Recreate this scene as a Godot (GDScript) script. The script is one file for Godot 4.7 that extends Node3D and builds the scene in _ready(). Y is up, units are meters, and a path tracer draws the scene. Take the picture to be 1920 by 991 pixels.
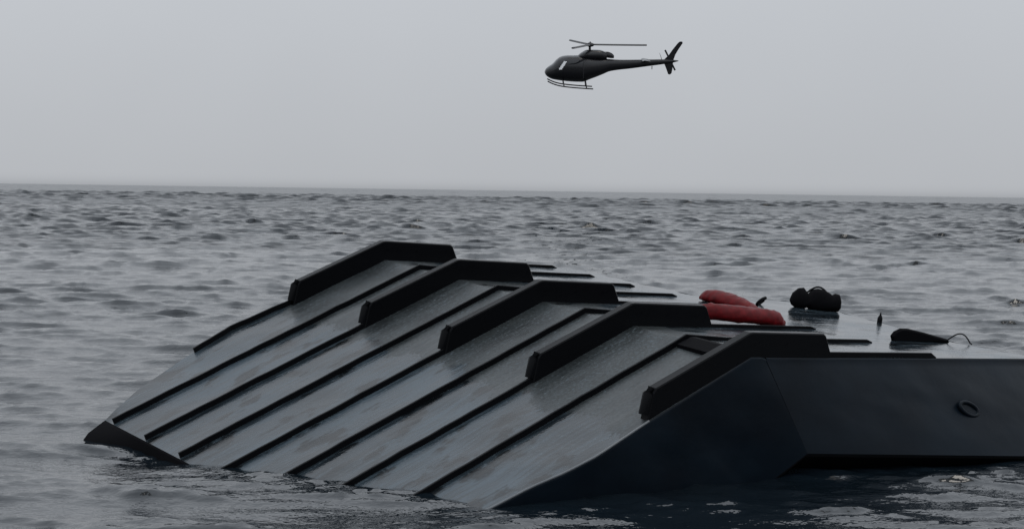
extends Node3D
# A capsized steel hull awash on a grey sea, with a helicopter standing off.

# ---------------------------------------------------------------- small helpers
var mats := {}
var names := {}
var noise := FastNoiseLite.new()

func numbered(called: String) -> String:
	if not names.has(called):
		names[called] = 0
		return called
	names[called] += 1
	return "%s_%03d" % [called, names[called]]

func thing(called: String, label: String, category: String, at: Transform3D, group := "") -> Node3D:
	var o := Node3D.new()
	o.name = numbered(called)
	o.transform = at
	o.set_meta("label", label)
	o.set_meta("category", category)
	if group != "":
		o.set_meta("group", group)
	add_child(o)
	return o

func obj(called: String, mesh: Mesh, m: Material, parent: Node3D) -> MeshInstance3D:
	var o := MeshInstance3D.new()
	o.name = called
	o.mesh = mesh
	o.material_override = m
	o.cast_shadow = GeometryInstance3D.SHADOW_CASTING_SETTING_ON
	parent.add_child(o, true)
	return o

func begin() -> SurfaceTool:
	var st := SurfaceTool.new()
	st.begin(Mesh.PRIMITIVE_TRIANGLES)
	return st

func done(st: SurfaceTool) -> ArrayMesh:
	st.generate_normals()
	return st.commit()

# one triangle whose front looks along `out`
func tri(st: SurfaceTool, a: Vector3, b: Vector3, c: Vector3, out: Vector3, group := 4294967295) -> void:
	st.set_smooth_group(group)
	if (b - a).cross(c - a).dot(out) > 0.0:
		st.add_vertex(a); st.add_vertex(c); st.add_vertex(b)
	else:
		st.add_vertex(a); st.add_vertex(b); st.add_vertex(c)

func quad(st: SurfaceTool, a: Vector3, b: Vector3, c: Vector3, d: Vector3, out: Vector3, group := 4294967295) -> void:
	tri(st, a, b, c, out, group)
	tri(st, a, c, d, out, group)

# closed tube through rings (each ring an array of points of the same length)
func loft(st: SurfaceTool, rings: Array, group := 4294967295, capped := true, mode := 0) -> void:
	var n: int = rings[0].size()
	var centres := []
	for r in rings:
		var c := Vector3.ZERO
		for v in r:
			c += v
		centres.append(c / n)
	for i in rings.size() - 1:
		for j in n:
			var k := (j + 1) % n
			var a: Vector3 = rings[i][j]
			var b: Vector3 = rings[i][k]
			var c: Vector3 = rings[i + 1][k]
			var d: Vector3 = rings[i + 1][j]
			var mid: Vector3 = (a + b + c + d) / 4.0
			if mode > 0 and not kept(mode, mid):
				continue
			quad(st, a, b, c, d, mid - (centres[i] + centres[i + 1]) / 2.0, group)
	if capped:
		for e in [0, rings.size() - 1]:
			var out: Vector3 = centres[e] - centres[1 if e == 0 else rings.size() - 2]
			for j in n:
				tri(st, centres[e], rings[e][j], rings[e][(j + 1) % n], out)

func tube(st: SurfaceTool, path: Array, radii: Array, sides := 10, group := 1) -> void:
	var rings := []
	for i in path.size():
		var a: Vector3 = path[maxi(i - 1, 0)]
		var b: Vector3 = path[mini(i + 1, path.size() - 1)]
		var d: Vector3 = (b - a).normalized()
		var u := d.cross(Vector3.UP if absf(d.y) < 0.9 else Vector3.RIGHT).normalized()
		var v := d.cross(u)
		var ring := []
		var r: float = radii[mini(i, radii.size() - 1)]
		for j in sides:
			var w := TAU * j / sides
			ring.append(path[i] + (u * cos(w) + v * sin(w)) * r)
		rings.append(ring)
	loft(st, rings, group)

# a plate: profile polygon in the (z, y) plane, from x0 to x1, edges chamfered by c
func plate(st: SurfaceTool, poly: Array, x0: float, x1: float, c: float) -> void:
	var mid := Vector2.ZERO
	for v in poly:
		mid += v
	mid /= poly.size()
	var inner := []
	for i in poly.size():
		var p: Vector2 = poly[i]
		var e0: Vector2 = (p - poly[(i - 1 + poly.size()) % poly.size()]).normalized()
		var e1: Vector2 = (poly[(i + 1) % poly.size()] - p).normalized()
		var n0 := Vector2(-e0.y, e0.x)
		var n1 := Vector2(-e1.y, e1.x)
		var m := (n0 + n1).normalized()
		if area_of(poly) < 0.0:
			m = -m
		inner.append(p + m * c / maxf(0.4, absf(m.dot(n0))))
	var rings := []
	for s in [[x0, inner], [x0 + c, poly], [x1 - c, poly], [x1, inner]]:
		var ring := []
		for v in s[1]:
			ring.append(Vector3(s[0], v.y, v.x))
		rings.append(ring)
	var n := poly.size()
	for i in 3:
		for j in n:
			var k := (j + 1) % n
			var e: Vector2 = poly[k] - poly[j]
			var o2 := Vector2(e.y, -e.x) * signf(area_of(poly))
			var out := Vector3([-1.0, 0.0, 1.0][i] * e.length(), o2.y, o2.x)
			quad(st, rings[i][j], rings[i][k], rings[i + 1][k], rings[i + 1][j], out)
	var flat := PackedVector2Array(inner)
	var idx := Geometry2D.triangulate_polygon(flat)
	for s in [[x0, Vector3.LEFT], [x1, Vector3.RIGHT]]:
		for i in range(0, idx.size(), 3):
			var q := []
			for j in 3:
				q.append(Vector3(s[0], flat[idx[i + j]].y, flat[idx[i + j]].x))
			tri(st, q[0], q[1], q[2], s[1])

func area_of(poly: Array) -> float:
	var a := 0.0
	for i in poly.size():
		var p: Vector2 = poly[i]
		var q: Vector2 = poly[(i + 1) % poly.size()]
		a += p.x * q.y - q.x * p.y
	return a

func lookup(xs: Array, ys: Array, x: float) -> float:
	if x <= xs[0]:
		return ys[0]
	for i in xs.size() - 1:
		if x <= xs[i + 1]:
			return lerpf(ys[i], ys[i + 1], (x - xs[i]) / (xs[i + 1] - xs[i]))
	return ys[-1]

# ---------------------------------------------------------------- materials
func grey_image(size: int, freq: float, lo: Color, hi: Color, seed_: int, octaves := 5, power := 1.0, stretch := 1) -> ImageTexture:
	var n := FastNoiseLite.new()
	n.seed = seed_
	n.noise_type = FastNoiseLite.TYPE_SIMPLEX_SMOOTH
	n.frequency = freq
	n.fractal_octaves = octaves
	var src := n.get_seamless_image(size, size, false, false, 0.2, true)
	var im := Image.create(size, size, false, Image.FORMAT_RGB8)
	for y in size:
		for x in size:
			var v := pow(src.get_pixel(x, (y / stretch) % size).r, power)
			im.set_pixel(x, y, lo.lerp(hi, v))
	return ImageTexture.create_from_image(im)

func flat(color: Color, rough: float, metallic := 0.0, spec := 0.5) -> StandardMaterial3D:
	var m := StandardMaterial3D.new()
	m.albedo_color = color
	m.roughness = rough
	m.metallic = metallic
	m.metallic_specular = spec
	return m

func lin(r: float, g: float, b: float) -> Color:
	return Color(r, g, b).linear_to_srgb()

# wear of the bottom plating: tone, streaks along the run, smudges, scuffs to primer, and a dull dried zone whose ragged edge lies ahead of the skegs
func make_plating() -> StandardMaterial3D:
	var w := 720
	var h := 984
	var tone := Image.create(w, h, false, Image.FORMAT_RGB8)
	var rough := Image.create(w, h, false, Image.FORMAT_RGB8)
	var relief := Image.create(w, h, false, Image.FORMAT_RGB8)
	var n := FastNoiseLite.new()
	n.seed = 31
	n.noise_type = FastNoiseLite.TYPE_SIMPLEX_SMOOTH
	n.frequency = 1.0
	n.fractal_octaves = 4
	var one := FastNoiseLite.new()
	one.seed = 77
	one.noise_type = FastNoiseLite.TYPE_SIMPLEX_SMOOTH
	one.frequency = 1.0
	one.fractal_octaves = 3
	for y in h:
		var s := (float(y) / h * 10.1) - 4.7
		for x in w:
			var t := float(x) / w * 7.4 - 0.1
			var cloud := n.get_noise_2d(t * 0.9, s * 0.6)
			var streak := one.get_noise_2d(t * 14.0 + cloud, s * 0.8 + 30.0)
			var grime := n.get_noise_2d(t * 2.2 + 50.0, s * 1.1)
			var speck := one.get_noise_2d(t * 24.0, s * 17.0 + 90.0)
			var tide := -1.75 + 0.35 * one.get_noise_2d(t * 1.6, 7.0) + 0.12 * speck
			var dry := smoothstep(tide - 0.05, tide + 0.05, s) * (1.0 - smoothstep(0.4, 0.9, s + grime))
			var dark := smoothstep(0.18, 0.42, grime + 0.25 * streak)
			var scuff := smoothstep(0.42, 0.6, speck + 0.5 * streak + 0.2 * cloud)
			var v := 0.72 + 0.32 * cloud + 0.30 * streak
			v *= 1.0 - 0.6 * dark
			var c := Color(0.94, 0.985, 1.0) * v
			c = c.lerp(Color(1.05, 1.0, 0.93) * (0.72 + 0.25 * speck + 0.3 * grime), dry * 0.75)
			c = c.lerp(Color(1.2, 1.2, 1.18), scuff * 0.55)
			tone.set_pixel(x, y, Color(clampf(c.r, 0.15, 1.0), clampf(c.g, 0.15, 1.0), clampf(c.b, 0.15, 1.0)))
			var r := 0.40 + 0.26 * cloud + 0.18 * streak + 0.32 * dry + 0.15 * scuff - 0.2 * smoothstep(0.9, 1.6, s + 0.6 * grime)
			r = maxf(r, 0.12)
			rough.set_pixel(x, y, Color(r, r, r))
			var b := 0.5 + 0.22 * speck + 0.22 * grime + 0.05 * streak
			relief.set_pixel(x, y, Color(b, b, b))
	var m := flat(lin(0.060, 0.078, 0.094), 0.62)
	m.albedo_texture = ImageTexture.create_from_image(tone)
	m.roughness_texture = ImageTexture.create_from_image(rough)
	m.heightmap_enabled = true
	m.heightmap_texture = ImageTexture.create_from_image(relief)
	m.heightmap_scale = 0.35
	return m

func make_materials() -> void:
	mats.plating = make_plating()
	# wet dark naval paint: uneven tone, uneven polish, shallow unevenness of the plate
	var tone := grey_image(512, 0.006, Color(0.62, 0.63, 0.66), Color(1, 1, 1), 5, 6, 1.0)
	var polish := grey_image(512, 0.008, Color(0.7, 0.7, 0.7), Color(1, 1, 1), 9, 6, 1.0)
	var lumps := grey_image(512, 0.012, Color(0, 0, 0), Color(1, 1, 1), 17, 5)
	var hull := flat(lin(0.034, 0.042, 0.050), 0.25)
	hull.albedo_texture = tone
	hull.roughness_texture = polish
	hull.heightmap_enabled = true
	hull.heightmap_texture = lumps
	hull.heightmap_scale = 0.5
	hull.uv1_triplanar = true
	hull.uv1_scale = Vector3(0.55, 0.55, 0.3)
	mats.hull = hull
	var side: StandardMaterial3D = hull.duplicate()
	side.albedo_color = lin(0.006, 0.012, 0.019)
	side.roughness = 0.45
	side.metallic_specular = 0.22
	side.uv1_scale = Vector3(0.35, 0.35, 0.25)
	mats.side = side
	var black := flat(lin(0.004, 0.0044, 0.0055), 0.36, 0.0, 0.2)
	black.roughness_texture = polish
	black.uv1_triplanar = true
	black.uv1_scale = Vector3(1.1, 1.1, 1.1)
	mats.black = black
	mats.worn = flat(lin(0.12, 0.13, 0.14), 0.35)
	mats.rubber = flat(lin(0.005, 0.005, 0.006), 0.6, 0.0, 0.1)
	var red := flat(lin(0.17, 0.004, 0.007), 0.45, 0.0, 0.3)
	red.albedo_texture = tone
	red.uv1_triplanar = true
	red.uv1_scale = Vector3(3, 3, 3)
	mats.red = red
	mats.heli = flat(lin(0.008, 0.008, 0.010), 0.28, 0.0, 0.5)
	mats.heli_grey = flat(lin(0.09, 0.09, 0.095), 0.4)
	mats.blade = flat(lin(0.02, 0.02, 0.022), 0.5)
	var glass := flat(Color(0.75, 0.8, 0.85, 0.12), 0.03)
	glass.transparency = BaseMaterial3D.TRANSPARENCY_ALPHA
	mats.glass = glass
	var dark_glass := flat(lin(0.012, 0.013, 0.016), 0.06)
	mats.dark_glass = dark_glass

# ---------------------------------------------------------------- the sea
const N := 256

func fft_line(re: PackedFloat32Array, im: PackedFloat32Array, cs: PackedFloat32Array, sn: PackedFloat32Array, rev: PackedInt32Array, at: int, step: int) -> void:
	var a := PackedFloat32Array(); a.resize(N)
	var b := PackedFloat32Array(); b.resize(N)
	for i in N:
		var s := at + rev[i] * step
		a[i] = re[s]
		b[i] = im[s]
	var half := 1
	while half < N:
		var jump := N / (half * 2)
		var i := 0
		while i < N:
			var t := 0
			for j in range(i, i + half):
				var c := cs[t]
				var s := sn[t]
				var k := j + half
				var x := a[k] * c - b[k] * s
				var y := a[k] * s + b[k] * c
				a[k] = a[j] - x
				b[k] = b[j] - y
				a[j] += x
				b[j] += y
				t += jump
			i += half * 2
		half *= 2
	for i in N:
		re[at + i * step] = a[i]
		im[at + i * step] = b[i]

# a tile of wind waves: wavelengths from `longest` to `shortest`; returns [height, shift x, shift z], scaled to the given rms slope
func wave_tile(size: float, longest: float, shortest: float, slope: float, seed_: int, spread: float, heading: float, fall: float) -> Array:
	var rng := RandomNumberGenerator.new()
	rng.seed = seed_
	var cs := PackedFloat32Array(); cs.resize(N / 2)
	var sn := PackedFloat32Array(); sn.resize(N / 2)
	for i in N / 2:
		cs[i] = cos(TAU * i / N)
		sn[i] = sin(TAU * i / N)
	var rev := PackedInt32Array(); rev.resize(N)
	for i in N:
		var r := 0
		for b in 8:
			if i & (1 << b):
				r |= 1 << (7 - b)
		rev[i] = r
	var h0r := PackedFloat32Array(); h0r.resize(N * N)
	var h0i := PackedFloat32Array(); h0i.resize(N * N)
	var wind := Vector2(cos(heading), sin(heading))
	for j in N:
		for i in N:
			var k := Vector2(i if i < N / 2 else i - N, j if j < N / 2 else j - N) * TAU / size
			var l := k.length()
			var g1 := rng.randfn()
			var g2 := rng.randfn()
			if l < 1e-6:
				continue
			var lam := TAU / l
			if lam > longest * 2.5 or lam < shortest * 0.7:
				continue
			var d: float = k.dot(wind) / l
			var amp := exp(-0.5 * pow(lam / longest, 2.0)) * (1.0 - smoothstep(shortest * 1.3, shortest * 0.7, lam))
			amp *= pow(l, -fall) * (spread + (1.0 - spread) * d * d * d * d) * (1.0 if d > 0.0 else 0.35)
			h0r[j * N + i] = g1 * amp
			h0i[j * N + i] = g2 * amp
	var ar := PackedFloat32Array(); ar.resize(N * N)
	var ai := PackedFloat32Array(); ai.resize(N * N)
	var br := PackedFloat32Array(); br.resize(N * N)
	var bi := PackedFloat32Array(); bi.resize(N * N)
	var energy := 0.0
	for j in N:
		for i in N:
			var o := j * N + i
			var p := ((N - j) % N) * N + (N - i) % N
			var hr := h0r[o] + h0r[p]
			var hi := h0i[o] - h0i[p]
			if hr == 0.0 and hi == 0.0:
				continue
			var k := Vector2(i if i < N / 2 else i - N, j if j < N / 2 else j - N) * TAU / size
			var l := k.length()
			energy += (hr * hr + hi * hi) * l * l
			var ux := k.x / l
			var uz := k.y / l
			# shift = i * (k/|k|) * H, and F = H + i * shift_x
			ar[o] = hr - ux * hr
			ai[o] = hi - ux * hi
			br[o] = -uz * hi
			bi[o] = uz * hr
	for pass_ in 2:
		for j in N:
			fft_line(ar, ai, cs, sn, rev, j * N if pass_ == 0 else j, 1 if pass_ == 0 else N)
			fft_line(br, bi, cs, sn, rev, j * N if pass_ == 0 else j, 1 if pass_ == 0 else N)
	var f := slope / sqrt(energy)
	for i in N * N:
		ar[i] *= f
		ai[i] *= f
		br[i] *= f
	return [ar, ai, br]

# swell is a little damped against the hull (x), chop a little steeper round its waterline (y)
func churn(x: float, z: float) -> Vector2:
	var d := Vector2((x + 0.5) / 5.5, (z + 19.0) / 4.0).length()
	var near := 1.0 - smoothstep(0.9, 1.8, d)
	return Vector2(1.0 - 0.45 * near, 1.0 + 0.15 * near)

func rms(a: PackedFloat32Array) -> float:
	var t := 0.0
	for v in a:
		t += v * v
	return sqrt(t / a.size())

func build_sea() -> void:
	var big: Array = wave_tile(37.0, 2.0, 0.5, 0.14, 3, 0.09, 1.66, 1.85)
	var small: Array = wave_tile(9.3, 0.65, 0.09, 0.145, 8, 0.15, 1.5, 1.75)
	var ripple: Array = wave_tile(1.7, 0.16, 0.02, 1.0, 21, 0.7, 1.5, 1.8)
	var im := Image.create(N, N, false, Image.FORMAT_RF)
	var rp: PackedFloat32Array = ripple[0]
	var top := 0.0
	for v in rp:
		top = maxf(top, absf(v))
	for j in N:
		for i in N:
			im.set_pixel(i, j, Color(0.5 + 0.5 * rp[j * N + i] / top, 0, 0))
	var water := flat(lin(0.005, 0.009, 0.013), 0.07, 0.0, 0.5)
	water.heightmap_enabled = true
	water.heightmap_texture = ImageTexture.create_from_image(im)
	water.heightmap_scale = 2.0 * top * 100.0 * 0.085
	water.uv1_triplanar = true
	water.uv1_world_triplanar = true
	water.uv1_scale = Vector3(0.59, 0.59, 0.59)
	mats.water = water

	# rows grow with distance, the sheet widens with it
	var apex := Vector2(0.0, 9.0)
	var rows := PackedFloat32Array()
	var r := 5.0
	while r < 9000.0:
		rows.append(r)
		r *= 1.02 if r < 21.0 else (1.0028 if r < 60.0 else (1.0047 if r < 700.0 else 1.013))
	var cols := 1180
	var h_b: PackedFloat32Array = big[0]
	var x_b: PackedFloat32Array = big[1]
	var z_b: PackedFloat32Array = big[2]
	var h_s: PackedFloat32Array = small[0]
	var x_s: PackedFloat32Array = small[1]
	var z_s: PackedFloat32Array = small[2]
	var nr := rows.size()
	var verts := PackedVector3Array(); verts.resize(nr * cols)
	var norms := PackedVector3Array(); norms.resize(nr * cols)
	var kb := N / 37.0
	var ks := N / 9.3
	var c2 := cos(0.3)
	var s2 := sin(0.3)
	var kb2 := kb / 1.83
	var ks2 := ks / 1.41
	var sig_b := rms(h_b) * 1.45
	var sig_s := rms(h_s) * 1.35
	for j in nr:
		var dist := rows[j]
		var far_mix := smoothstep(45.0, 150.0, dist)
		var far_mix2 := smoothstep(190.0, 480.0, dist)
		var far_mix3 := smoothstep(800.0, 1900.0, dist)
		var far_y := 0.0
		var lean := lerpf(0.7, 1.5, smoothstep(25.0, 100.0, dist))
		var chop := 1.0 if dist < 200.0 else 0.4
		for i in cols:
			var x := apex.x + dist * 0.58 * (2.0 * i / (cols - 1) - 1.0)
			var z := apex.y - dist
			if far_mix > 0.0:
				# far out only the long waves tell
				var yl := 0.0
				for lev in 3:
					var wt: float = [far_mix - far_mix2, far_mix2 - far_mix3, far_mix3][lev]
					if wt <= 0.0:
						continue
					var sc: float = [2.0, 4.6, 11.0][lev]
					var fu2 := (x * 0.96 - z * 0.28) * kb / sc
					var fv2 := (x * 0.28 + z * 0.96) * kb / sc
					var ju := floori(fu2)
					var jv := floori(fv2)
					fu2 -= ju
					fv2 -= jv
					var oo := (jv & 255) * N
					var qq := ((jv + 1) & 255) * N
					var ee := ju & 255
					var ww := (ju + 1) & 255
					var hl := lerpf(lerpf(h_b[oo + ee], h_b[oo + ww], fu2), lerpf(h_b[qq + ee], h_b[qq + ww], fu2), fv2)
					yl += wt * sc * (hl + 0.08 * (hl * hl / sig_b - sig_b)) * [1.7, 2.0, 1.4][lev]
				far_y = yl
			var u := x * kb
			var v := z * kb
			var iu := floori(u)
			var iv := floori(v)
			var fu := u - iu
			var fv := v - iv
			var o := (iv & 255) * N
			var q := ((iv + 1) & 255) * N
			var e := iu & 255
			var w := (iu + 1) & 255
			var w00 := (1.0 - fu) * (1.0 - fv)
			var w10 := fu * (1.0 - fv)
			var w01 := (1.0 - fu) * fv
			var w11 := fu * fv
			var y := h_b[o + e] * w00 + h_b[o + w] * w10 + h_b[q + e] * w01 + h_b[q + w] * w11
			var dx := x_b[o + e] * w00 + x_b[o + w] * w10 + x_b[q + e] * w01 + x_b[q + w] * w11
			var dz := z_b[o + e] * w00 + z_b[o + w] * w10 + z_b[q + e] * w01 + z_b[q + w] * w11
			u = (x * c2 - z * s2) * kb2
			v = (x * s2 + z * c2) * kb2
			iu = floori(u)
			iv = floori(v)
			fu = u - iu
			fv = v - iv
			o = (iv & 255) * N
			q = ((iv + 1) & 255) * N
			e = iu & 255
			w = (iu + 1) & 255
			y += 1.0 * (lerpf(lerpf(h_b[o + e], h_b[o + w], fu), lerpf(h_b[q + e], h_b[q + w], fu), fv))
			u = x * ks
			v = z * ks
			iu = floori(u)
			iv = floori(v)
			fu = u - iu
			fv = v - iv
			o = (iv & 255) * N
			q = ((iv + 1) & 255) * N
			e = iu & 255
			w = (iu + 1) & 255
			w00 = (1.0 - fu) * (1.0 - fv)
			w10 = fu * (1.0 - fv)
			w01 = (1.0 - fu) * fv
			w11 = fu * fv
			var ys := h_s[o + e] * w00 + h_s[o + w] * w10 + h_s[q + e] * w01 + h_s[q + w] * w11
			var dxs := x_s[o + e] * w00 + x_s[o + w] * w10 + x_s[q + e] * w01 + x_s[q + w] * w11
			var dzs := z_s[o + e] * w00 + z_s[o + w] * w10 + z_s[q + e] * w01 + z_s[q + w] * w11
			u = (x * c2 + z * s2) * ks2
			v = (z * c2 - x * s2) * ks2
			iu = floori(u)
			iv = floori(v)
			fu = u - iu
			fv = v - iv
			o = (iv & 255) * N
			q = ((iv + 1) & 255) * N
			e = iu & 255
			w = (iu + 1) & 255
			ys += 0.9 * (lerpf(lerpf(h_s[o + e], h_s[o + w], fu), lerpf(h_s[q + e], h_s[q + w], fu), fv))
			var ub := y / sig_b
			y = sig_b * (ub + 0.1 * (ub * ub - 1.0))
			ys += 0.06 * (ys * ys / sig_s - sig_s)
			var rough := clampf(0.75 + 0.4 * ub, 0.35, 1.4)
			if dist < 34.0:
				var cal: Vector2 = churn(x, z)
				y *= cal.x
				rough *= cal.y
			if far_mix > 0.0:
				y += far_y
			if dist < 34.0:
				y -= 0.09 * exp(-(pow((x + 4.2) / 1.0, 2.0) + pow((z + 19.3) / 0.8, 2.0)))
			verts[j * cols + i] = Vector3(x + (dx * 0.65 + dxs * 0.65 * rough) * chop, y + ys * rough, z + (dz * 0.65 + dzs * 0.65 * rough) * chop + lean * (y + ys * rough))
	for j in nr:
		var j0 := maxi(j - 1, 0) * cols
		var j1 := mini(j + 1, nr - 1) * cols
		for i in cols:
			var dx3 := verts[j * cols + mini(i + 1, cols - 1)] - verts[j * cols + maxi(i - 1, 0)]
			var dz3 := verts[j1 + i] - verts[j0 + i]
			var nm := dx3.cross(dz3).normalized()
			nm.y = maxf(nm.y, 0.5)
			norms[j * cols + i] = nm.normalized()
	var idx := PackedInt32Array(); idx.resize((nr - 1) * (cols - 1) * 6)
	var p := 0
	var cuts := [0, 0]
	for j in nr:
		if rows[j] < 90.0:
			cuts[0] = j
		if rows[j] < 260.0:
			cuts[1] = j
	for j in nr - 1:
		for i in cols - 1:
			var a := j * cols + i
			idx[p] = a; idx[p + 1] = a + cols; idx[p + 2] = a + cols + 1
			idx[p + 3] = a; idx[p + 4] = a + cols + 1; idx[p + 5] = a + 1
			p += 6
	# the farther out, the more of the short waves are finer than the mesh, so the surface itself is rougher
	var far_water: StandardMaterial3D = water
	var called := ["sea", "sea_middle_distance", "sea_far_off"]
	var says := ["grey choppy sea round the hull", "grey choppy sea in the middle distance", "distant grey sea under the horizon line"]
	for band in 3:
		var from_row: int = [0, cuts[0], cuts[1]][band]
		var to_row: int = [cuts[0], cuts[1], nr - 1][band]
		var arr := []
		arr.resize(Mesh.ARRAY_MAX)
		arr[Mesh.ARRAY_VERTEX] = verts.slice(from_row * cols, (to_row + 1) * cols)
		arr[Mesh.ARRAY_NORMAL] = norms.slice(from_row * cols, (to_row + 1) * cols)
		arr[Mesh.ARRAY_INDEX] = idx.slice(0, (to_row - from_row) * (cols - 1) * 6)
		var mesh := ArrayMesh.new()
		mesh.add_surface_from_arrays(Mesh.PRIMITIVE_TRIANGLES, arr)
		if band > 0:
			far_water = water.duplicate()
			far_water.roughness = [0.08, 0.15, 0.27][band]
			if band == 2:
				far_water.heightmap_enabled = false
		var sea := obj(called[band], mesh, far_water, self)
		sea.set_meta("kind", "structure")
		sea.set_meta("label", says[band])
	# the sea all round, below the troughs
	var st := begin()
	var big_r := 24000.0
	quad(st, Vector3(-big_r, -1.5, -big_r), Vector3(big_r, -1.5, -big_r), Vector3(big_r, -1.5, big_r), Vector3(-big_r, -1.5, big_r), Vector3.UP)
	var far_sea := obj("sea_beyond", done(st), far_water, self)
	far_sea.set_meta("kind", "structure")
	far_sea.set_meta("label", "open water beyond and around the near waves")

# ---------------------------------------------------------------- the hull (x across to the far side, y off the bottom, z aft)
const RAKE := 0.449
var LINES := [0.0, 0.96, 1.867, 2.70, 3.533, 4.40, 5.266, 6.14, 7.012]

func near_edge(s: float) -> float:
	return lookup([0.0, 1.5, 2.25, 2.62, 2.98, 3.48, 3.8, 4.3, 4.62], [-0.01, -0.03, -0.075, -0.03, 0.07, 0.13, 0.28, 0.6, 0.9], s)

func far_edge(s: float) -> float:
	return lookup([0.0, 1.5, 2.39, 3.13, 3.95, 4.4, 4.62], [7.08, 7.1, 7.2, 7.04, 6.78, 6.52, 6.36], s)

func stern(t: float) -> float:
	return lookup([-0.2, 0.13, 0.94, 1.9, 2.5, 3.5, 4.25, 4.6, 5.58, 6.58, 7.1], [5.3, 5.05, 4.75, 4.9, 5.0, 5.25, 5.2, 3.55, 3.48, 3.42, 3.3], t)

func on_rake(t: float, s: float, lift := 0.0) -> Vector3:
	return Vector3(t, -s * sin(RAKE) + lift * cos(RAKE) - 0.03, -s * cos(RAKE) - lift * sin(RAKE))

func ding(v: Vector3, amount: float) -> float:
	return noise.get_noise_3d(v.x * 1.7 + 40.0, v.y * 1.7, v.z * 1.1) * amount

# the same for the bottom plating, laid out on its wear maps
func plating(st: SurfaceTool, g: Array, out: Vector3) -> void:
	st.set_smooth_group(1)
	for i in g.size() - 1:
		for j in g[i].size() - 1:
			var q := [g[i][j], g[i + 1][j], g[i + 1][j + 1], g[i][j + 1]]
			var order := [0, 1, 2, 0, 2, 3]
			if (q[1] - q[0]).cross(q[2] - q[0]).dot(out) > 0.0:
				order = [0, 2, 1, 0, 3, 2]
			for k in order:
				var v: Vector3 = q[k]
				var along: float = v.z if v.z > 0.0 else v.z / cos(RAKE)
				st.set_uv(Vector2((v.x + 0.1) / 7.4, (along + 4.7) / 10.1))
				st.add_vertex(v)

# grid of points -> smooth mesh
func sheet(st: SurfaceTool, g: Array, out: Vector3) -> void:
	for i in g.size() - 1:
		for j in g[i].size() - 1:
			quad(st, g[i][j], g[i + 1][j], g[i + 1][j + 1], g[i][j + 1], out, 1)

func rib_mesh(pts: Array, ups: Array, thick: float, high: float) -> ArrayMesh:
	var st := begin()
	var rings := []
	var c := 0.006
	for i in pts.size():
		var p: Vector3 = pts[i]
		var u: Vector3 = ups[i]
		var ring := []
		for k in [[0.0, -0.02], [0.0, high - c], [c, high], [thick - c, high], [thick, high - c], [thick, -0.02]]:
			ring.append(p + Vector3(k[0], 0, 0) + u * k[1])
		rings.append(ring)
	loft(st, rings)
	return done(st)

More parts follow.
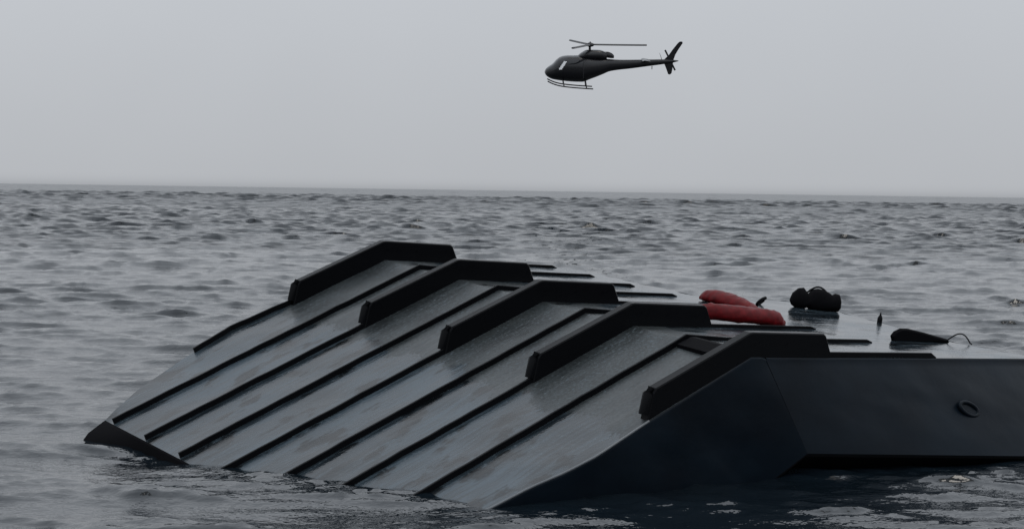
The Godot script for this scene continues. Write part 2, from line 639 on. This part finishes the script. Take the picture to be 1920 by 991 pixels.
func build_hull() -> Node3D:
	var basis := Basis(Vector3(-0.60578, 0.10364, -0.78885), Vector3(0.10498, 0.99322, 0.04988), Vector3(0.78867, -0.0526, -0.61256)).orthonormalized()
	var hull := thing("capsized_hull", "dark steel boat hull floating upside down with ribs and black skegs", "boat", Transform3D(basis, Vector3(2.50582, 1.32894, -17.92548)))
	var up_r := Vector3(0, cos(RAKE), -sin(RAKE))
	# plates of the raked bow and of the flat bottom, one for each bay
	for b in 8:
		var st := begin()
		var g := []
		var ns := 60
		for i in ns + 1:
			var s := 4.62 * i / ns
			var row := []
			var a: float = LINES[b] if b > 0 else near_edge(s)
			var c: float = LINES[b + 1] if b < 7 else far_edge(s)
			a = maxf(a, near_edge(s)); c = minf(c, far_edge(s))
			for j in 9:
				var t := lerpf(a, c, j / 8.0)
				var v := on_rake(t, s)
				var hollow := sin(PI * j / 8.0) * smoothstep(0.0, 0.3, s)
				row.append(v + up_r * (ding(v, 0.012) * hollow - 0.010 * hollow * (0.6 + 0.6 * sin(s * 4.1 + b * 2.0))))
			g.append(row)
		plating(st, g, up_r)
		obj("rake_plate", done(st), mats.plating, hull)
		st = begin()
		g = []
		for i in 51:
			var row := []
			for j in 9:
				var t := lerpf(LINES[b] if b > 0 else -0.01, LINES[b + 1] if b < 7 else 7.08, j / 8.0)
				var v := Vector3(t, -0.03, stern(t) * i / 50.0)
				v.y += ding(v, 0.010) * sin(PI * j / 8.0) * minf(1.0, i / 5.0)
				row.append(v)
			g.append(row)
		plating(st, g, Vector3.UP)
		obj("bottom_plate", done(st), mats.plating, hull)
	# longitudinal ribs
	for k in 9:
		var pts := []
		var ups := []
		var n := 24
		var far := 4.60
		if k == 8:
			far = 3.0
		if k == 0:
			far = 1.45
		for i in n + 1:
			var s := far * (1.0 - float(i) / n)
			var t: float = LINES[k]
			if k == 8:
				t = far_edge(s) - 0.04
			pts.append(on_rake(t + noise.get_noise_2d(s * 2.5, k * 9.0) * 0.016, s))
			ups.append(up_r * (1.0 if s > 0.12 or k < 8 else 1.0))
		ups[-1] = (up_r + Vector3.UP).normalized() / cos(RAKE / 2.0)
		for p in [0.6, 1.5, 2.3, 2.96]:
			pts.append(Vector3(LINES[k], -0.03, p))
			ups.append(Vector3.UP * (0.6 if k > 0 else 0.9))
		pts.append(Vector3(LINES[k], -0.03, 3.05))
		ups.append(Vector3.UP * 0.15)
		obj("rib", rib_mesh(pts, ups, 0.03, 0.065), mats.black, hull)
	# tall skegs over every second rib, folded over the knuckle
	for k in 5:
		var st := begin()
		var t: float = LINES[k * 2]
		var poly := [Vector2(-1.352, -0.69), Vector2(-1.318, -0.405), Vector2(-1.285, -0.352), Vector2(-0.045, 0.226), Vector2(0.0, 0.232), Vector2(1.08, 0.228), Vector2(1.12, 0.205), Vector2(1.24, 0.0), Vector2(1.22, -0.045), Vector2(0.0, -0.05), Vector2(-1.25, -0.66)]
		plate(st, poly, t - 0.015, t + 0.105, 0.012)
		var sk := obj("skeg", done(st), mats.black, hull)
		st = begin()
		tube(st, [Vector3(t + 0.045, -0.63, -1.36), Vector3(t + 0.045, -0.42, -1.335), Vector3(t + 0.045, -0.36, -1.30)], [0.055, 0.055, 0.04], 8)
		obj("nose_bar", done(st), mats.black, sk)
	# cross strip on the knuckle of the near bay
	var st := begin()
	plate(st, [Vector2(-0.16, -0.12), Vector2(-0.17, -0.07), Vector2(0.02, 0.012), Vector2(0.1, 0.012), Vector2(0.12, -0.04), Vector2(0.0, -0.06)], 0.12, 0.94, 0.006)
	obj("knuckle_strip", done(st), mats.rubber, hull)
	build_sides(hull)
	build_fittings(hull)
	return hull

func build_sides(hull: Node3D) -> void:
	# near side, forward of its knuckle: from the rounded chine down to the sheer
	var knuckle_top := Vector3(-0.01, -0.045, 0.22)
	var corner := Vector3(-0.35, -1.0, 0.69)
	var foot := Vector3(-0.12, -1.5, 0.18)
	var st := begin()
	var g := []
	var chine := []
	for i in 41:
		var s := 4.6 * (1.0 - i / 40.0)
		chine.append(on_rake(near_edge(s), s))
	for p in [0.08, 0.15]:
		chine.append(Vector3(-0.01, -0.03, p))
	chine.append(knuckle_top)
	var low := []
	var n := chine.size()
	for i in n:
		var f := float(i) / (n - 1)
		var c: Vector3 = chine[i]
		var l: Vector3
		if f < 0.72:
			l = Vector3(c.x + 0.25 - 0.3 * f, c.y - lerpf(1.4, 1.3, f), c.z + 0.1)
			if l.y > -1.6:
				l.y = -1.6
			l = l.lerp(foot, smoothstep(0.45, 0.72, f))
		else:
			l = foot.lerp(corner, (f - 0.72) / 0.28)
		low.append(l)
	var out := Vector3(-1, 0, -0.1)
	for i in n:
		var row := []
		var c: Vector3 = chine[i]
		var l: Vector3 = low[i]
		# rounded edge where bottom turns into side
		row.append(c)
		row.append(c + Vector3(-0.010, -0.004, 0))
		row.append(c + Vector3(-0.017, -0.014, 0))
		for j in 10:
			var v := (c + Vector3(-0.018, -0.028, 0)).lerp(l, j / 9.0)
			v.x += ding(v, 0.03) * sin(PI * j / 9.0) * sin(PI * i / (n - 1))
			row.append(v)
		g.append(row)
	sheet(st, g, out)
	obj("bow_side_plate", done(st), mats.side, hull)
	# worn half-round along the near chine
	st = begin()
	var bead := []
	for i in 18:
		var s := 3.7 - 2.2 * i / 17.0
		bead.append(on_rake(near_edge(s) - 0.004, s))
	tube(st, bead, [0.013], 8)
	obj("chine_bead", done(st), mats.worn, hull)
	# near side aft of the knuckle
	st = begin()
	g = []
	for i in 41:
		var f := i / 40.0
		var top := Vector3(-0.01, -0.034, lerpf(0.22, 5.3, f))
		var bot := corner.lerp(Vector3(-1.16, -0.99, 5.2), f)
		var row := [top, top + Vector3(-0.010, -0.004, 0), top + Vector3(-0.017, -0.014, 0)]
		for j in 17:
			var v := (top + Vector3(-0.018, -0.028, 0)).lerp(bot, j / 16.0)
			v.x += ding(v + Vector3(9, 0, 0), 0.035) * sin(PI * j / 16.0) * sin(PI * f)
			row.append(v)
		g.append(row)
	sheet(st, g, Vector3(-1, 0.3, 0))
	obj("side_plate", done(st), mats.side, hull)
	# the turned-in lip below the sheer, going under
	st = begin()
	var lip := [foot, corner, Vector3(-0.9, -0.992, 3.7), Vector3(-1.16, -0.99, 5.2)]
	for i in 3:
		var a: Vector3 = lip[i]
		var b: Vector3 = lip[i + 1]
		quad(st, a, b, b + Vector3(0.012, -0.035, 0), a + Vector3(0.012, -0.035, 0), Vector3(-1, 0, 0))
		quad(st, a + Vector3(0.012, -0.035, 0), b + Vector3(0.012, -0.035, 0), b + Vector3(0.8, -0.7, 0), a + Vector3(0.8, -0.7, 0.2), Vector3(-1, -1, 0))
	obj("sheer_strip", done(st), mats.black, hull)
	# bow end, far side and stern close the shell
	st = begin()
	g = []
	for j in 25:
		var f := j / 24.0
		var t := lerpf(near_edge(4.62), far_edge(4.62), f)
		var e := on_rake(t, 4.62)
		var row := []
		var flare := smoothstep(0.8, 1.0, f)
		for k in [[0.0, 0.0, 0.0], [-0.02, -0.01, -0.03], [-0.15, -0.02, -0.2], [-0.33, -0.03, -0.32], [-1.0, 0.1, -0.3]]:
			row.append(e + Vector3(0, k[0], lerpf(k[1], k[2], flare)))
		g.append(row)
	for i in g.size() - 1:
		for j in 4:
			quad(st, g[i][j], g[i + 1][j], g[i + 1][j + 1], g[i][j + 1], Vector3(0, -0.2, -1), 1 if j > 0 else 4294967295)
	obj("bow_plate", done(st), mats.rubber, hull)
	st = begin()
	g = []
	for i in 31:
		var s := 4.62 * (1.0 - i / 30.0)
		var e := on_rake(far_edge(s), s)
		g.append([e, e + Vector3(0.015, -0.02, 0), e + Vector3(0.25, -0.8, -0.05), e + Vector3(0.3, -2.4, 0)])
	for p in [1.0, 2.0, 3.3]:
		var e := Vector3(7.08, -0.03, p)
		g.append([e, e + Vector3(0.015, -0.02, 0), e + Vector3(0.25, -0.8, 0), e + Vector3(0.3, -2.4, 0)])
	sheet(st, g, Vector3(1, 0, 0))
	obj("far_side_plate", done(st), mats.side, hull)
	st = begin()
	g = []
	for i in 61:
		var t := lerpf(-0.01, 7.08, i / 60.0)
		var e := Vector3(t, -0.03, stern(t))
		g.append([e, e + Vector3(0, -0.02, 0.012), e + Vector3(-0.3 if i == 0 else 0.0, -0.9, 0.05), e + Vector3(-1.1 if i == 0 else 0.0, -2.6, 0.1)])
	sheet(st, g, Vector3(0, 0, 1))
	obj("stern_plate", done(st), mats.side, hull)

func build_fittings(hull: Node3D) -> void:
	# rudder fin standing on the after bottom
	var st := begin()
	plate(st, [Vector2(3.62, -0.04), Vector2(3.58, 0.03), Vector2(3.63, 0.085), Vector2(3.74, 0.125), Vector2(3.88, 0.125), Vector2(4.2, 0.08), Vector2(4.68, 0.0), Vector2(4.72, -0.04)], 1.10, 1.16, 0.02)
	obj("rudder", done(st), mats.rubber, hull)
	# small vent stub
	st = begin()
	tube(st, [Vector3(2.51, -0.05, 5.0), Vector3(2.51, 0.03, 5.0), Vector3(2.51, 0.05, 5.0), Vector3(2.51, 0.085, 5.0), Vector3(2.51, 0.12, 5.0)], [0.035, 0.035, 0.03, 0.012, 0.004], 10)
	obj("vent_stub", done(st), mats.black, hull)
	# bent wire
	st = begin()
	var path := []
	for i in 15:
		var f := i / 14.0
		path.append(Vector3(1.12 - 0.17 * f, -0.03 + 0.15 * sin(PI * minf(1.0, f * 1.05)) * (0.5 + 0.6 * f), 4.62 + 0.33 * f))
	tube(st, path, [0.009], 6)
	obj("bent_wire", done(st), mats.black, hull)
	# mooring ring on the near side
	st = begin()
	var c := Vector3(-0.41, -0.555, 3.2)
	var nrm := Vector3(-0.85, 0.5, 0.0).normalized()
	var ax := Vector3(0, -0.35, 1).normalized()
	ax = (ax - nrm * ax.dot(nrm)).normalized()
	var ay := nrm.cross(ax)
	var ring := []
	for i in 25:
		var w := TAU * i / 24.0
		ring.append(c + nrm * 0.035 + ax * cos(w) * 0.15 + ay * sin(w) * 0.075)
	tube(st, ring, [0.025], 8)
	var eye := obj("mooring_ring", done(st), mats.side, hull)
	st = begin()
	var pad := []
	for h in [-0.04, 0.02, 0.03]:
		var r := []
		for i in 20:
			var w := TAU * i / 20.0
			r.append(c + nrm * h + (ax * cos(w) * 0.13 + ay * sin(w) * 0.06) * (1.0 if h < 0.025 else 0.9))
		pad.append(r)
	loft(st, pad)
	obj("backing_plate", done(st), mats.side, eye)

# ---------------------------------------------------------------- loose things on the hull
func lumpy(path: Array, wide: Array, high: Array, seed_: float, sides := 22, rough := 0.018) -> ArrayMesh:
	var st := begin()
	var rings := []
	for i in path.size():
		var a: Vector3 = path[maxi(i - 1, 0)]
		var b: Vector3 = path[mini(i + 1, path.size() - 1)]
		var d: Vector3 = (b - a).normalized()
		var u := d.cross(Vector3.UP).normalized()
		var ring := []
		for j in sides:
			var w := TAU * j / sides
			var p: Vector3 = path[i] + u * cos(w) * wide[i] + Vector3.UP * sin(w) * high[i] * (1.0 if sin(w) > 0.0 else 0.55)
			p += (p - path[i]).normalized() * noise.get_noise_3d(p.x * 14.0 + seed_, p.y * 14.0, p.z * 14.0) * rough
			ring.append(p)
		rings.append(ring)
	loft(st, rings, 1)
	return done(st)

func spline(keys: Array, n: int) -> Array:
	var out := []
	var m := keys.size()
	for i in n + 1:
		var f := float(i) / n * (m - 1)
		var k := mini(int(f), m - 2)
		var w := f - k
		var a = keys[maxi(k - 1, 0)]
		var b = keys[k]
		var c = keys[k + 1]
		var d = keys[mini(k + 2, m - 1)]
		out.append((b * 2.0 + (c - a) * w + (a * 2.0 - b * 5.0 + c * 4.0 - d) * w * w + (b * 3.0 - a - c * 3.0 + d) * w * w * w) * 0.5)
	return out

func build_loose(hull: Node3D) -> void:
	var tf := hull.transform
	# two slack red bags
	var bag := thing("red_bag", "slack dark red bag lying on the hull, nearer one ending at the black skeg", "bag", tf * Transform3D(Basis(), Vector3(2.0, -0.03, 1.9)), "red bags on the hull")
	var path := spline([Vector3(0.22, 0.10, -0.86), Vector3(0.16, 0.12, -0.5), Vector3(0.10, 0.10, 0.0), Vector3(0.08, 0.085, 0.38), Vector3(0.05, 0.06, 0.62), Vector3(0.02, 0.03, 0.74)], 30)
	obj("body", lumpy(path, spline([0.03, 0.08, 0.11, 0.12, 0.10, 0.03], 30), spline([0.05, 0.12, 0.13, 0.13, 0.12, 0.04], 30), 3.0), mats.red, bag)
	bag = thing("red_bag", "slack dark red bag lying on the hull, farther one with a folded tail", "bag", tf * Transform3D(Basis(), Vector3(3.7, -0.03, 3.2)), "red bags on the hull")
	path = spline([Vector3(0.40, 0.035, -0.02), Vector3(0.30, 0.06, 0.02), Vector3(0.10, 0.06, 0.08), Vector3(-0.16, 0.05, 0.14), Vector3(-0.36, 0.035, 0.18), Vector3(-0.50, 0.02, 0.2)], 30)
	obj("body", lumpy(path, spline([0.03, 0.11, 0.16, 0.15, 0.11, 0.03], 30), spline([0.03, 0.10, 0.12, 0.10, 0.06, 0.02], 30), 8.0), mats.red, bag)
	# small black rope loop
	var loop := thing("rope_loop", "small black loop of rope lying beside the red bags", "rope", tf * Transform3D(Basis(), Vector3(3.85, -0.03, 4.1)))
	var st := begin()
	var ring := []
	for i in 19:
		var w := TAU * i / 18.0
		ring.append(Vector3(cos(w) * 0.08, 0.055 + sin(w) * 0.045, sin(w) * 0.06 + cos(w) * 0.13))
	tube(st, ring, [0.014, 0.014, 0.02, 0.024, 0.02], 8)
	obj("loop", done(st), mats.rubber, loop)
	# black holdall
	var hold := thing("black_holdall", "lumpy black holdall with a strap standing at the far hull edge", "bag", tf * Transform3D(Basis(), Vector3(3.60, -0.03, 4.97)))
	path = []
	var wide := []
	var high := []
	for k in [[0.0, 0.02, 0.02], [0.03, 0.07, 0.11], [0.10, 0.12, 0.185], [0.18, 0.13, 0.19], [0.225, 0.12, 0.15], [0.25, 0.11, 0.115], [0.30, 0.13, 0.18], [0.38, 0.14, 0.205], [0.46, 0.14, 0.20], [0.54, 0.135, 0.165], [0.585, 0.13, 0.145], [0.63, 0.13, 0.165], [0.69, 0.10, 0.15], [0.72, 0.05, 0.09], [0.73, 0.01, 0.02]]:
		path.append(Vector3(0.22 - k[0] * 0.55, 0.085, -0.34 + k[0] * 0.83))
		wide.append(k[1])
		high.append(k[2])
	obj("body", lumpy(path, wide, high, 13.0, 22, 0.02), mats.rubber, hold)
	st = begin()
	var arc := []
	for i in 13:
		var f := i / 12.0
		arc.append(Vector3(0.10 - f * 0.16, 0.22 + 0.09 * sin(PI * f), -0.14 + f * 0.26))
	tube(st, arc, [0.013], 7)
	obj("strap", done(st), mats.rubber, hold)

# ---------------------------------------------------------------- helicopter (x to the tail, y up, z to the near side); its side profile is drawn on a grid of 0.0427 m units
const UNIT := 0.0427

func hp(x: float, y: float, z := 0.0) -> Vector3:
	return Vector3((x - 1105.0) * UNIT, (130.0 - y) * UNIT, z)

func body_rings(stations: Array, sides: int, square := 2.4) -> Array:
	var rings := []
	for s in stations:
		var ring := []
		for j in sides:
			var w := TAU * j / sides
			var c := signf(cos(w)) * pow(absf(cos(w)), 2.0 / square)
			var y := signf(sin(w)) * pow(absf(sin(w)), 2.0 / square)
			var mid: Vector3 = hp(s[0], (s[1] + s[2]) / 2.0)
			ring.append(mid + Vector3(0, y * (s[2] - s[1]) / 2.0 * UNIT, c * s[3]))
		rings.append(ring)
	return rings

func fine(stations: Array, n: int) -> Array:
	var xs := []
	var t := []
	var b := []
	var w := []
	for s in stations:
		xs.append(s[0]); t.append(s[1]); b.append(s[2]); w.append(s[3])
	var X := spline(xs, n)
	var T := spline(t, n)
	var B := spline(b, n)
	var W := spline(w, n)
	var out := []
	for i in n + 1:
		out.append([X[i], T[i], B[i], W[i]])
	return out

func window_near(v: Vector3) -> bool:
	if v.z < 0.0:
		return false
	var x := 1105.0 + v.x / UNIT
	var y := 130.0 - v.y / UNIT
	var along := (x - 1049.0) / 9.5
	return y > 114.5 and y < 129.5 and absf(along - (129.0 - y) / 14.0) < 0.30

func window_far(v: Vector3) -> bool:
	var x := 1105.0 + v.x / UNIT
	var y := 130.0 - v.y / UNIT
	return v.z < -0.25 and x > 1042.0 and x < 1070.0 and y > 107.0 and y < 134.0

# which faces of the fuselage a piece is made of: 1 body, 2 and 3 open windows, 4 windscreen, 5 door window
func kept(mode: int, v: Vector3) -> bool:
	var x := 1105.0 + v.x / UNIT
	var y := 130.0 - v.y / UNIT
	match mode:
		1:
			return not (window_near(v) or window_far(v))
		2:
			return window_near(v)
		3:
			return window_far(v)
		4:
			return x > 1027.0 and x < 1046.0 and y < 131.0 and not window_near(v) and not window_far(v)
	return v.z > 0.2 and x > 1064.0 and x < 1091.0 and y > 113.0 and y < 128.0

func build_helicopter() -> void:
	var at := Transform3D(Basis(Vector3.RIGHT, deg_to_rad(9.0)), Vector3(6.0, 12.75, -138.0))
	var heli := thing("helicopter", "black single-rotor helicopter hovering over the sea above the hull", "helicopter", at)
	var stations := [[1020.5, 135.5, 137.5, 0.05], [1023, 130.5, 142.5, 0.42], [1028, 126, 146.5, 0.66], [1035, 121, 149.5, 0.83], [1043, 112.5, 151, 0.93], [1051, 107.5, 152, 0.98], [1061, 105.5, 153, 1.0], [1073, 105.2, 153.8, 1.0], [1084, 105, 154, 1.0], [1094, 106, 153.5, 0.98], [1105, 107.5, 149, 0.92], [1118, 109, 144, 0.78], [1131, 110, 138.5, 0.60], [1142, 111, 133.8, 0.45], [1160, 111.8, 130.6, 0.36], [1180, 111.6, 128.2, 0.31], [1210, 110.8, 123.8, 0.25], [1241, 110, 119.3, 0.20], [1258, 110.5, 116.5, 0.14], [1270, 111.8, 113.2, 0.05]]
	var rings := body_rings(fine(stations, 228), 96)
	var st := begin()
	loft(st, rings, 1, true, 1)
	obj("fuselage", done(st), mats.heli, heli)
	# window panes close the openings
	st = begin()
	loft(st, rings, 1, false, 2)
	obj("window", done(st), mats.glass, heli)
	st = begin()
	loft(st, rings, 1, false, 3)
	obj("window", done(st), mats.glass, heli)
	# darker glazing a hair proud of the body: windscreen and door window
	var proud := body_rings(fine(stations, 228), 96)
	for i in proud.size():
		var c := Vector3.ZERO
		for v in proud[i]:
			c += v
		c /= proud[i].size()
		for j in proud[i].size():
			proud[i][j] += (proud[i][j] - c).normalized() * 0.012
	st = begin()
	loft(st, proud, 1, false, 4)
	obj("windscreen", done(st), mats.dark_glass, heli)
	st = begin()
	loft(st, proud, 1, false, 5)
	var door := obj("door_window", done(st), mats.dark_glass, heli)
	st = begin()
	tube(st, [hp(1093, 112, 0.97), hp(1093, 122, 1.0), hp(1092.5, 136, 1.0), hp(1092, 146, 0.93)], [0.012], 6)
	obj("door_seam", done(st), mats.heli_grey, door)
	# engine cowling and exhaust
	st = begin()
	loft(st, body_rings(fine([[1081, 106, 110, 0.25], [1086, 101.5, 112, 0.5], [1092, 97.5, 113, 0.6], [1098, 94.6, 113.5, 0.62], [1110, 94, 113.5, 0.62], [1122, 94.3, 113, 0.56], [1129, 96, 112.5, 0.46], [1136, 99, 112, 0.3]], 40), 28), 1)
	var cowl := obj("engine_cowling", done(st), mats.heli, heli)
	st = begin()
	loft(st, body_rings(fine([[1129, 98, 106, 0.17], [1134, 97.3, 108, 0.22], [1140, 97.8, 109, 0.22], [1146, 100.5, 109.5, 0.2], [1149.5, 104, 109, 0.13]], 20), 18, 2.0), 1)
	obj("exhaust", done(st), mats.blade, cowl)
	st = begin()
	plate(st, [Vector2(0, 0), Vector2(0.0, 0.14), Vector2(0.3, 0.14), Vector2(0.3, 0)], -0.02, 0.02, 0.005)
	var louvre := obj("intake_panel", done(st), mats.heli_grey, cowl)
	louvre.transform = Transform3D(Basis(Vector3.UP, -PI / 2.0), hp(1131, 106.5, 0.40))
	# rotor
	st = begin()
	tube(st, [hp(1104, 97), hp(1104, 88), hp(1104.5, 82), hp(1104.5, 79)], [0.10, 0.09, 0.09, 0.03], 12)
	obj("rotor_mast", done(st), mats.blade, heli)
	st = begin()
	tube(st, [hp(1104.5, 88.5), hp(1104.5, 87), hp(1104.5, 83), hp(1104.5, 81)], [0.16, 0.3, 0.3, 0.12], 14)
	obj("rotor_hub", done(st), mats.blade, heli)
	for k in 3:
		st = begin()
		var len := 4.5
		var rings2 := []
		for i in 13:
			var f := i / 12.0
			var x := 0.15 + f * (len - 0.15)
			var half: float = 0.07 if f < 0.06 else 0.19
			if f > 0.99:
				half = 0.12
			var rise := 0.02 * f * f
			rings2.append([Vector3(x, rise - 0.012, -half), Vector3(x, rise + 0.075, -half * 0.4), Vector3(x, rise + 0.07, half * 0.3), Vector3(x, rise, half), Vector3(x, rise - 0.05, half * 0.3), Vector3(x, rise - 0.055, -half * 0.4)])
		loft(st, rings2)
		var blade := obj("rotor_blade", done(st), mats.blade, heli)
		blade.transform = Transform3D(Basis(Vector3.UP, deg_to_rad([-1.0, 109.0, 250.0][k])) , hp(1104.5, 84.8))
	# tail: fins, stabiliser, tail rotor
	st = begin()
	var fin := []
	for v in [[1243, 110.5], [1252, 101.5], [1259, 91], [1268, 79.5], [1271.5, 76.6], [1276, 76.6], [1277, 79.5], [1269, 92], [1264, 101], [1261, 110], [1260, 117], [1259.5, 126], [1258, 135.5], [1255, 138.4], [1251.5, 137.5], [1247.5, 127], [1244, 119]]:
		var p: Vector3 = hp(v[0], v[1])
		fin.append(Vector2(p.x, p.y))
	plate(st, fin, -0.05, 0.05, 0.02)
	var fin_node := obj("tail_fin", done(st), mats.heli, heli)
	fin_node.transform = Transform3D(Basis(Vector3.UP, PI / 2.0).inverse() * Basis.from_scale(Vector3(1, 1, 1)), Vector3.ZERO)
	fin_node.transform = Transform3D(Basis(Vector3(0, 0, -1), Vector3.UP, Vector3(1, 0, 0)), Vector3.ZERO)
	st = begin()
	tube(st, [hp(1262, 94, 0.06), hp(1265, 96, 0.07)], [0.05], 6)
	obj("tail_lamp", done(st), mats.heli_grey, fin_node)
	st = begin()
	loft(st, [ [hp(1202, 112, -1.2), hp(1206, 110.6, -1.2), hp(1215, 112, -1.2), hp(1207, 112.8, -1.2)], [hp(1201, 112, 1.2), hp(1205, 110.4, 1.2), hp(1216, 112, 1.2), hp(1207, 113, 1.2)] ])
	obj("stabiliser", done(st), mats.heli, heli)
	for k in 2:
		st = begin()
		var rr := []
		for i in 5:
			var f := i / 4.0
			var y := 0.05 + 0.86 * f
			rr.append([Vector3(-0.07, y, 0.0), Vector3(-0.02, y, 0.018), Vector3(0.07, y, 0.0), Vector3(-0.02, y, -0.018)])
		loft(st, rr)
		var tb := obj("tail_rotor_blade", done(st), mats.blade, heli)
		tb.transform = Transform3D(Basis(Vector3.BACK, deg_to_rad(28.0 + 180.0 * k)), hp(1255, 112, -0.26))
	st = begin()
	tube(st, [hp(1255, 112, -0.32), hp(1255, 112, 0.0)], [0.06], 8)
	obj("tail_rotor_hub", done(st), mats.blade, heli)
	st = begin()
	tube(st, [hp(1238.5, 110), hp(1237, 105), hp(1234, 98)], [0.03, 0.02, 0.01], 6)
	obj("antenna", done(st), mats.blade, heli)
	st = begin()
	tube(st, [hp(1221, 123), hp(1221, 126), hp(1221, 129)], [0.04, 0.035, 0.03], 6)
	obj("antenna", done(st), mats.blade, heli)
	# landing skids on cross tubes
	for side in [1.0, -1.0]:
		st = begin()
		tube(st, spline([hp(1026, 151.5, side * 1.05), hp(1033, 155, side * 1.05), hp(1043, 158.5, side * 1.05), hp(1056, 161, side * 1.05), hp(1080, 163.2, side * 1.05), hp(1111, 164.8, side * 1.05)], 24), [0.05], 8)
		var skid := obj("landing_skid", done(st), mats.blade, heli)
		for x in [[1055.0, 150.0, 160.5], [1097.0, 151.0, 164.0]]:
			st = begin()
			tube(st, spline([hp(x[0], x[1], side * 0.3), hp(x[0], x[1] + 2.0, side * 0.75), hp(x[0] + 1.0, (x[1] + x[2]) / 2.0 + 1.5, side * 1.0), hp(x[0] + 1.5, x[2], side * 1.05)], 12), [0.05], 8)
			obj("cross_tube", done(st), mats.blade, skid)

# ---------------------------------------------------------------- all together
func _ready() -> void:
	var cam := Camera3D.new()
	cam.name = "camera"
	cam.fov = 17.443
	cam.near = 0.1
	cam.far = 40000.0
	cam.transform = Transform3D(Basis(Vector3.RIGHT, deg_to_rad(-2.4639)) * Basis(Vector3.BACK, deg_to_rad(0.80567)), Vector3(0, 3, 0))
	add_child(cam)
	cam.current = true

	var sky_mat := ProceduralSkyMaterial.new()
	sky_mat.energy_multiplier = 2.5
	sky_mat.sky_top_color = Color(0.705, 0.728, 0.757)
	sky_mat.sky_horizon_color = Color(0.460, 0.468, 0.480)
	sky_mat.sky_curve = 0.6
	sky_mat.ground_bottom_color = Color(0.30, 0.31, 0.325)
	sky_mat.ground_horizon_color = Color(0.468, 0.476, 0.488)
	sky_mat.ground_curve = 0.6
	sky_mat.sun_angle_max = 1.0
	# the faint unevenness of the overcast
	var veil := FastNoiseLite.new()
	veil.seed = 44
	veil.noise_type = FastNoiseLite.TYPE_SIMPLEX_SMOOTH
	veil.frequency = 0.02
	veil.fractal_octaves = 4
	var veil_src := veil.get_seamless_image(1024, 512, false, false, 0.2, true)
	var veil_im := Image.create(1024, 512, false, Image.FORMAT_RGBA8)
	for y in 512:
		for x in 1024:
			var v := 0.11 * veil_src.get_pixel(x, y).r
			veil_im.set_pixel(x, y, Color(v, v, v, 1.0))
	sky_mat.sky_cover = ImageTexture.create_from_image(veil_im)
	var sky := Sky.new()
	sky.sky_material = sky_mat
	var env := Environment.new()
	env.background_mode = Environment.BG_SKY
	env.sky = sky
	env.tonemap_mode = Environment.TONE_MAPPER_LINEAR
	env.tonemap_exposure = 1.0
	env.sdfgi_enabled = true
	env.ssao_enabled = true
	env.ssil_enabled = true
	var we := WorldEnvironment.new()
	we.name = "environment"
	we.environment = env
	add_child(we)

	var sun := DirectionalLight3D.new()
	sun.name = "sun"
	sun.light_energy = 0.15
	sun.light_color = Color(1.0, 0.98, 0.95)
	sun.light_angular_distance = 20.0
	sun.shadow_enabled = true
	sun.transform = Transform3D(Basis.looking_at(Vector3(-0.3, -0.93, 0.1).normalized(), Vector3.UP), Vector3(0, 40, 0))
	add_child(sun)

	noise.seed = 12
	noise.noise_type = FastNoiseLite.TYPE_SIMPLEX_SMOOTH
	noise.frequency = 1.0
	noise.fractal_octaves = 3
	make_materials()
	build_sea()
	var hull := build_hull()
	build_loose(hull)
	build_helicopter()
